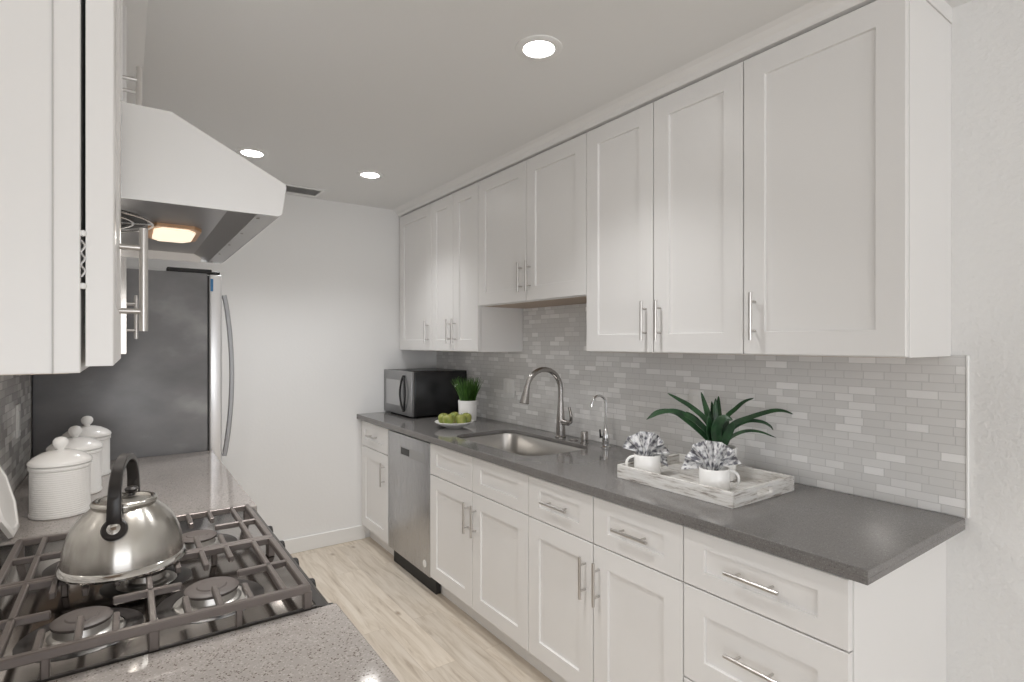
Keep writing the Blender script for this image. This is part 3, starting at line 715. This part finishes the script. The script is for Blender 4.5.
for sg in (-1, 1):
    c_ = Vector((KX, KY, KZ)) + ax * sg * .089 + Vector((0, 0, .100))
    q = Vector((ax.x * sg, ax.y * sg, .55)).normalized().to_track_quat('Z', 'Y').to_matrix().to_4x4()
    bm = B(); lathe(bm, [(0, -.010), (.020, -.010), (.0225, -.006), (.0225, .002), (.019, .005), (0, .005)], (0, 0, 0), 32); bmesh.ops.transform(bm, matrix=Matrix.Translation(c_) @ q, verts=bm.verts); pv = obj('pivot', bm, M['khandle'], kt, True)
    bm = B(); lathe(bm, [(.0125, .0045), (.0115, .008), (.006, .0095), (0, .0098)], (0, 0, 0), 28); bmesh.ops.transform(bm, matrix=Matrix.Translation(c_) @ q, verts=bm.verts); obj('rivet', bm, M['kettlerim'], pv, True)

for i0, i1 in ((5, 7), (13, 15)):
    bm = B(); sweep(bm, [p + (P[i1] - P[i0]).cross(sd).normalized() * .0063 for p in P[i0:i1 + 1]], [.009] * (i1 - i0 + 1), [.0012] * (i1 - i0 + 1), sd); obj('handle_inlay', bm, M['black'], hn)

# ------------------------------------------------------------------ canisters
def canister(x, y, label):
    r_ = thing('canister', (x, y, CT), label, 'canister', 'white lidded canisters by the range')
    rb = .0745
    bm = B(); lathe(bm, [(0, 0), (rb - .003, 0), (rb, .003), (rb, .010), (rb - .002, .014), (rb - .002, .138), (rb + .001, .141), (rb + .001, .150), (rb - .004, .152), (0, .152)], (x, y, CT), 64); obj('body', bm, M['weave'], r_, True)
    bm = B(); lathe(bm, [(rb - .004, .1525), (rb + .002, .1535), (rb + .003, .160), (rb, .166), (rb - .012, .176), (rb - .030, .186), (.025, .192), (0, .194)], (x, y, CT), 64); l_ = obj('lid', bm, M['ceramic'], r_, True)
    bm = B(); lathe(bm, [(0, .190), (.010, .191), (.010, .198), (.016, .203), (.0195, .212), (.019, .221), (.013, .229), (.005, .232), (0, .232)], (x, y, CT), 32); obj('lid_knob', bm, M['ceramic'], l_, 'full')
canister(-.159, 2.150, 'white lidded ceramic canister in front of the other two')
canister(-.139, 2.405, 'white lidded ceramic canister in the middle of the row of three')
canister(-.120, 2.705, 'white lidded ceramic canister standing closest to the refrigerator')
# octagonal white board leaning on the tile
bm = B(); N = 8; rb = .112
pr = [(rb, 0), (rb, .010), (rb - .006, .014), (rb - .016, .014), (rb - .020, .011), (0, .011)]
lathe(bm, [(0, 0)] + pr, (0, 0, 0), N)
lean = Matrix.Translation((-.272, 1.962, CT + .1075)) @ Matrix.Rotation(R(76), 4, 'Y') @ Matrix.Rotation(R(22.5), 4, 'Z')
bmesh.ops.transform(bm, matrix=lean, verts=bm.verts)
tag(obj('serving_board', bm, M['ceramic'], None, True), 'white eight-sided serving board leaning on the grey tile beside the range', 'serving board')

# ------------------------------------------------------------------ microwave
mw = thing('microwave', (1.785, 3.655, CT), 'black microwave with silver front in the counter corner', 'microwave')
MX0, MX1, MY0, MY1, MZ0, MZ1 = 1.584, 2.018, 3.425, 3.908, .928, 1.233
bm = B(); box(bm, MX0 + .024, MX1, MY0, MY1, MZ0, MZ1, .005, 2); obj('microwave_body', bm, M['black'], mw, True)
bm = B(); box(bm, MX0, MX0 + .023, MY0, MY1, MZ0, MZ1, .004, 2); md = obj('door', bm, M['mwsteel'], mw, True)
obj('door_window', onebox(MX0 - .0012, MX0 + .002, MY0 + .190, MY1 - .050, MZ0 + .060, MZ1 - .065), M['mwglass'], md)
bm = B()
for sg in (-1, 1):
    pts = [(MX0 - .010 - .006 * math.sin(math.pi * k / 12), MY0 + .112 + sg * .043 * math.sin(math.pi * k / 12) ** .9, MZ0 + .030 + .245 * k / 12) for k in range(13)]
    tube(bm, pts, .0070, 10)
for z in (MZ0 + .034, MZ0 + .270): tube(bm, [(MX0, MY0 + .112, z), (MX0 - .012, MY0 + .112, z)], .009, 10)
obj('handle', bm, M['black'], md, True)
for x in (MX0 + .05, MX1 - .05):
    for y in (MY0 + .05, MY1 - .05):
        bm = B(); lathe(bm, [(0, 0), (.014, 0), (.016, .014), (0, .014)], (x, y, CT), 16); obj('foot', bm, M['black'], mw)
obj('rating_label', onebox(MX1 - .10, MX1 - .06, MY0 - .0004, MY0 + .001, 1.118, 1.138), M['white'], mw)

# ------------------------------------------------------------------ potted grass
PX, PY = 1.856, 3.140
pg = thing('potted_grass', (PX, PY, CT), 'small white pot of green grass in front of the microwave', 'plant')
bm = B(); lathe(bm, [(0, 0), (.054, 0), (.058, .003), (.064, .135), (.062, .138), (.056, .136), (.055, .125), (0, .125)], (PX, PY, CT), 40); obj('pot', bm, M['ceramic'], pg, True)
bm = B()
for k in range(300):
    a = random.uniform(0, 2 * math.pi); q = .048 * math.sqrt(random.random()); L = random.uniform(.11, .178); ln = (q / .048) * random.uniform(.05, .44) + random.uniform(0, .06)
    p0 = Vector((PX + q * math.cos(a), PY + q * math.sin(a), CT + .124)); o_ = Vector((math.cos(a), math.sin(a), 0))
    s_ = Vector((-math.sin(a + 1), math.cos(a + 1), 0)); w = random.uniform(.0045, .0075)
    rows = []
    for j in range(5):
        f = j / 4; c_ = p0 + o_ * (ln * L * f * (.6 + .5 * f)) + Vector((0, 0, L * f * (1 - .18 * ln * f)))
        ww = w * (1 - f ** 2) / 2 + .0003
        rows.append([bm.verts.new(c_ - s_ * ww), bm.verts.new(c_ + o_ * .0008), bm.verts.new(c_ + s_ * ww)])
    for r1, r2 in zip(rows, rows[1:]):
        bm.faces.new((r1[0], r1[1], r2[1], r2[0])); bm.faces.new((r1[1], r1[2], r2[2], r2[1]))
obj('foliage', bm, M['grass'], pg, True)

# ------------------------------------------------------------------ plate of apples
AX, AY = 1.648, 2.950
bm = B(); lathe(bm, [(0, 0), (.050, 0), (.055, .004), (.088, .015), (.112, .030), (.119, .037), (.117, .039), (.109, .035), (.085, .020), (.052, .009), (0, .008)], (AX, AY, CT), 56)
tag(obj('fruit_plate', bm, M['ceramic'], None, True), 'shallow white dish of apples on the dark counter', 'plate')
def apple_bm():
    bm = B(); lathe(bm, [(0, .005), (.007, .002), (.014, .0), (.022, .004), (.030, .016), (.0332, .032), (.0322, .047), (.0265, .058), (.017, .063), (.008, .061), (.003, .055), (0, .053)], (0, 0, 0), 28); return bm
ap0 = None
cr_ = Vector((math.cos(R(YAW)), -math.sin(R(YAW)), 0)); cf_ = Vector((math.sin(R(YAW)), math.cos(R(YAW)), 0))
for i, (u, w, z, lab, tl) in enumerate(((-.065, .004, .0205, 'green apple at the end of the plate farthest from the faucet', 8), (-.026, -.052, .0205, 'green apple at the front of the plate, on the microwave side', -6), (.044, -.046, .0205, 'green apple at the front of the plate, on the faucet side', 10),
        (.068, .020, .0205, 'yellow-green apple at the end of the plate nearest the faucet', -10), (.002, .050, .0225, 'yellowish apple at the back of the plate, behind the front two', 8))):
    p = Vector((AX, AY, CT + z)) + cr_ * u + cf_ * w
    if ap0 is None:
        ap0 = obj('apple', apple_bm(), M['apple'], None, 'full', loc=(0, 0, 0)); o = ap0
        bm = B(); tube(bm, [(0, 0, .051), (.001, .001, .061), (.004, .002, .070)], [.0012, .0011, .0016], 8); ORG[o.name] = Vector((0, 0, 0)); st0 = obj('stem', bm, M['stem'], o, True)
    else:
        o = ap0.copy(); C.objects.link(o); s_ = st0.copy(); C.objects.link(s_); s_.parent = o
    o.location = p; o.rotation_euler = (R(tl), R(-tl * .7), i * 1.3)
    tag(o, lab, 'apple', 'apples on the white plate')

# ------------------------------------------------------------------ tray, mugs, napkins, aloe
TX0, TX1, TY0, TY1, TH = 1.545, 1.915, 1.000, 1.490, .050
tr = thing('serving_tray', ((TX0 + TX1) / 2, (TY0 + TY1) / 2, CT), 'distressed white wooden tray with cut-out handles holding the mugs', 'tray')
obj('tray_base', onebox(TX0 + .012, TX1 - .012, TY0 + .012, TY1 - .012, CT, CT + .012, bev=.001), M['tray'], tr)
for x in (TX0, TX1 - .012): obj('side_rail', onebox(x, x + .012, TY0, TY1, CT, CT + TH, bev=.0015), M['tray'], tr)
def endrail(y):
    bm = B(); xa, xb, xm = TX0 + .0121, TX1 - .0121, (TX0 + TX1) / 2
    outl = [(xa, CT), (xb, CT), (xb, CT + TH), (xa, CT + TH)]
    hole = [(p[0], p[1]) for p in rrect(xm - .048, xm + .048, CT + .014, CT + .039, .0122, 5)]
    vs = [bm.verts.new((x, y, z)) for x, z in outl]; hv = [bm.verts.new((x, y, z)) for x, z in hole]
    ed = [bm.edges.new((vs[i], vs[(i + 1) % 4])) for i in range(4)] + [bm.edges.new((hv[i], hv[(i + 1) % len(hv)])) for i in range(len(hv))]
    bmesh.ops.triangle_fill(bm, use_beauty=True, use_dissolve=False, edges=ed)
    g = bmesh.ops.extrude_face_region(bm, geom=bm.faces[:])
    for v in g['geom']:
        if isinstance(v, bmesh.types.BMVert): v.co.y += .012
    return bm
for y in (TY0, TY1 - .012): obj('end_rail', endrail(y), M['trayend'], tr)

TZ = CT + .0122
def mug(x, y, ha, label, rb=.050, h=.078):
    r_ = thing('mug', (x, y, TZ), label, 'mug', 'white mugs on the tray')
    bm = B(); lathe(bm, [(0, 0), (rb - .008, 0), (rb - .002, .004), (rb, .012), (rb, h - .002), (rb - .0015, h), (rb - .0035, h - .002), (rb - .004, .012), (rb - .010, .005), (0, .005)], (x, y, TZ), 48); obj('body', bm, M['ceramic'], r_, True)
    d_ = Vector((math.cos(ha), math.sin(ha), 0)); pts = []
    for k in range(13):
        a = R(-90 + 180 * k / 12); pts.append(Vector((x, y, TZ + h * .52)) + d_ * (rb - .006 + .036 * max(0, math.cos(a)) ** .75) + Vector((0, 0, .029 * math.sin(a))))
    bm = B(); tube(bm, pts, .0050, 10); obj('handle', bm, M['ceramic'], r_, True)
ua = math.atan2(-math.sin(R(YAW)), math.cos(R(YAW)))
M1 = (1.640, 1.424); M2 = (1.648, 1.136)
mug(*M1, ua + math.pi, 'white mug with folded napkin at the sink end of the tray')
mug(*M2, ua - .15, 'white mug with folded napkin at the open end of the tray')
def napkin(x, y, label, a0, a1, Rn, tilt, yaw, seed):
    rnd = random.Random(seed)
    bm = B(); NF = 12; NR = 6; rows = []
    vd = Vector((x, y, 0)).normalized(); u = Vector((vd.y, -vd.x, 0)); 
    u = (Matrix.Rotation(yaw, 3, 'Z') @ u); f = Vector((-u.y, u.x, 0))
    c_ = Vector((x, y, TZ + .030)) - u * .008
    for i in range(NF + 1):
        th = R(a1 + (a0 - a1) * i / NF); zig = (1 if i % 2 else -1); rl = Rn * (1 + rnd.uniform(-.05, .04)) * (1 - .05 * (1 + zig))
        row = []
        for j in range(NR + 1):
            q = .006 + rl * j / NR; dep = zig * (.003 + .020 * j / NR)
            # inside the mug the pleats are gathered, above the rim they open
            h_ = math.sin(th) * q
            p = c_ + u * math.cos(th) * q * (1 if j > 1 else .8) + Vector((0, 0, .045 + h_)) - Vector((0, 0, .045)) * (1 - min(1, j / 2)) + f * (dep + tilt * max(0, h_) + .012 * math.cos(th * 2))
            row.append(bm.verts.new(p))
        rows.append(row)
    for a, b_ in zip(rows, rows[1:]):
        for j in range(NR): bm.faces.new((a[j], a[j + 1], b_[j + 1], b_[j]))
    o = obj('folded_napkin', bm, M['cloth'], None, True)
    sm_ = o.modifiers.new('s', 'SOLIDIFY'); sm_.thickness = .0012
    tag(o, label, 'napkin', 'patterned napkins folded into fans')
napkin(*M1, 'grey and white patterned napkin fan in the mug nearest the sink', -25, 165, .086, .25, 0, 1)
napkin(*M2, 'grey and white patterned napkin fan in the mug below the aloe', 14, 186, .092, .20, 0, 2)

OX, OY = 1.803, 1.226
al = thing('potted_aloe', (OX, OY, TZ), 'spiky green aloe in a white pot on the wooden tray', 'plant')
bm = B(); lathe(bm, [(0, 0), (.055, 0), (.060, .004), (.066, .118), (.064, .120), (.060, .118), (.059, .108), (0, .108)], (OX, OY, TZ), 44); obj('pot', bm, M['ceramic'], al, True)
bm = B(); lathe(bm, [(.0588, .1085), (.03, .1135), (0, .115)], (OX, OY, TZ), 30); obj('soil', bm, M['soil'], al, True)
Zd = OX * math.sin(R(YAW)) + OY * math.cos(R(YAW))
o0 = OX * math.cos(R(YAW)) - OY * math.sin(R(YAW))
def lp(px, py, w):      # sketch coordinates (see the leaf list) to the plant's own plane, w metres further back
    x = px / 6.4 + 640; y = py / 6.4 + 385
    return Vector((OX, OY, 0)) + cr_ * ((x - 512) / 549 * Zd - o0) + cf_ * w + Vector((0, 0, HC - (y - 343) / 549 * Zd))
LEAVES = [  # sketch points of the midline, depth at the tip, width
    ([(485, 385), (430, 300), (330, 215), (220, 165), (120, 172), (45, 207)], -.03, .034),
    ([(470, 385), (410, 320), (320, 240), (230, 180), (130, 180), (62, 235)], .05, .034),
    ([(500, 370), (430, 230), (340, 145), (270, 100), (205, 62)], .06, .034),
    ([(490, 370), (455, 230), (440, 150), (420, 52)], .05, .042),
    ([(510, 370), (490, 220), (490, 150), (497, 88)], .02, .034),
    ([(525, 370), (520, 220), (528, 150), (541, 80)], .06, .034),
    ([(520, 380), (560, 225), (640, 160), (710, 118), (790, 97)], .08, .026),
    ([(520, 380), (580, 260), (700, 205), (830, 165), (900, 162), (962, 182)], -.02, .029),
    ([(530, 380), (590, 285), (690, 235), (790, 240), (850, 268), (877, 297)], .03, .024),
    ([(530, 385), (580, 325), (660, 288), (740, 290), (828, 322)], -.05, .020),
    ([(500, 390), (470, 310), (470, 240), (500, 200), (535, 205)], -.085, .066),
    ([(525, 390), (550, 320), (570, 265), (575, 225)], -.03, .050),
    ([(480, 390), (440, 310), (430, 250), (420, 190)], -.03, .050),
    ([(505, 380), (500, 270), (505, 200), (515, 120)], .09, .040),
    ([(520, 380), (575, 300), (620, 240), (650, 210)], .14, .034),
    ([(500, 380), (440, 290), (400, 230), (370, 200)], .14, .034),
]
for pts, dep, wd in LEAVES:
    n0 = len(pts) - 1
    P = smoothpath([lp(px, py, dep * (k / n0)) for k, (px, py) in enumerate(pts)], 6)
    bm = B(); n_ = len(P); rows = []
    for i, p in enumerate(P):
        f = i / (n_ - 1); tg = (P[min(i + 1, n_ - 1)] - P[max(i - 1, 0)]).normalized()
        out = (P[min(i + 1, n_ - 1)] - Vector((OX, OY, P[0].z))); 
        s_ = tg.cross(Vector((0, 0, 1)))
        fw = Vector((-cf_.x, -cf_.y, .55)).normalized()
        s_ = tg.cross(fw); s_ = s_.normalized() if s_.length > 1e-4 else cr_
        nn = s_.cross(tg).normalized()
        w = .80 * wd * min(1.0, (1 - f) ** .62 * (.78 + .6 * f)) / 2 + .0005; h = .30 * w + .0005
        rows.append([bm.verts.new(p + s_ * w * math.cos(a) + nn * (h * math.sin(a) - (.35 * w * (1 - abs(math.cos(a))) if 0 < a < 3 else 0) + .25 * w * abs(math.cos(a)))) for a in [2 * math.pi * k / 10 for k in range(10)]])
    for a, b_ in zip(rows, rows[1:]):
        for k in range(10): bm.faces.new((a[k], a[(k + 1) % 10], b_[(k + 1) % 10], b_[k]))
    bm.faces.new(rows[0][::-1]); bm.faces.new(rows[-1])
    obj('leaf', bm, M['leaf'], al, 'full')
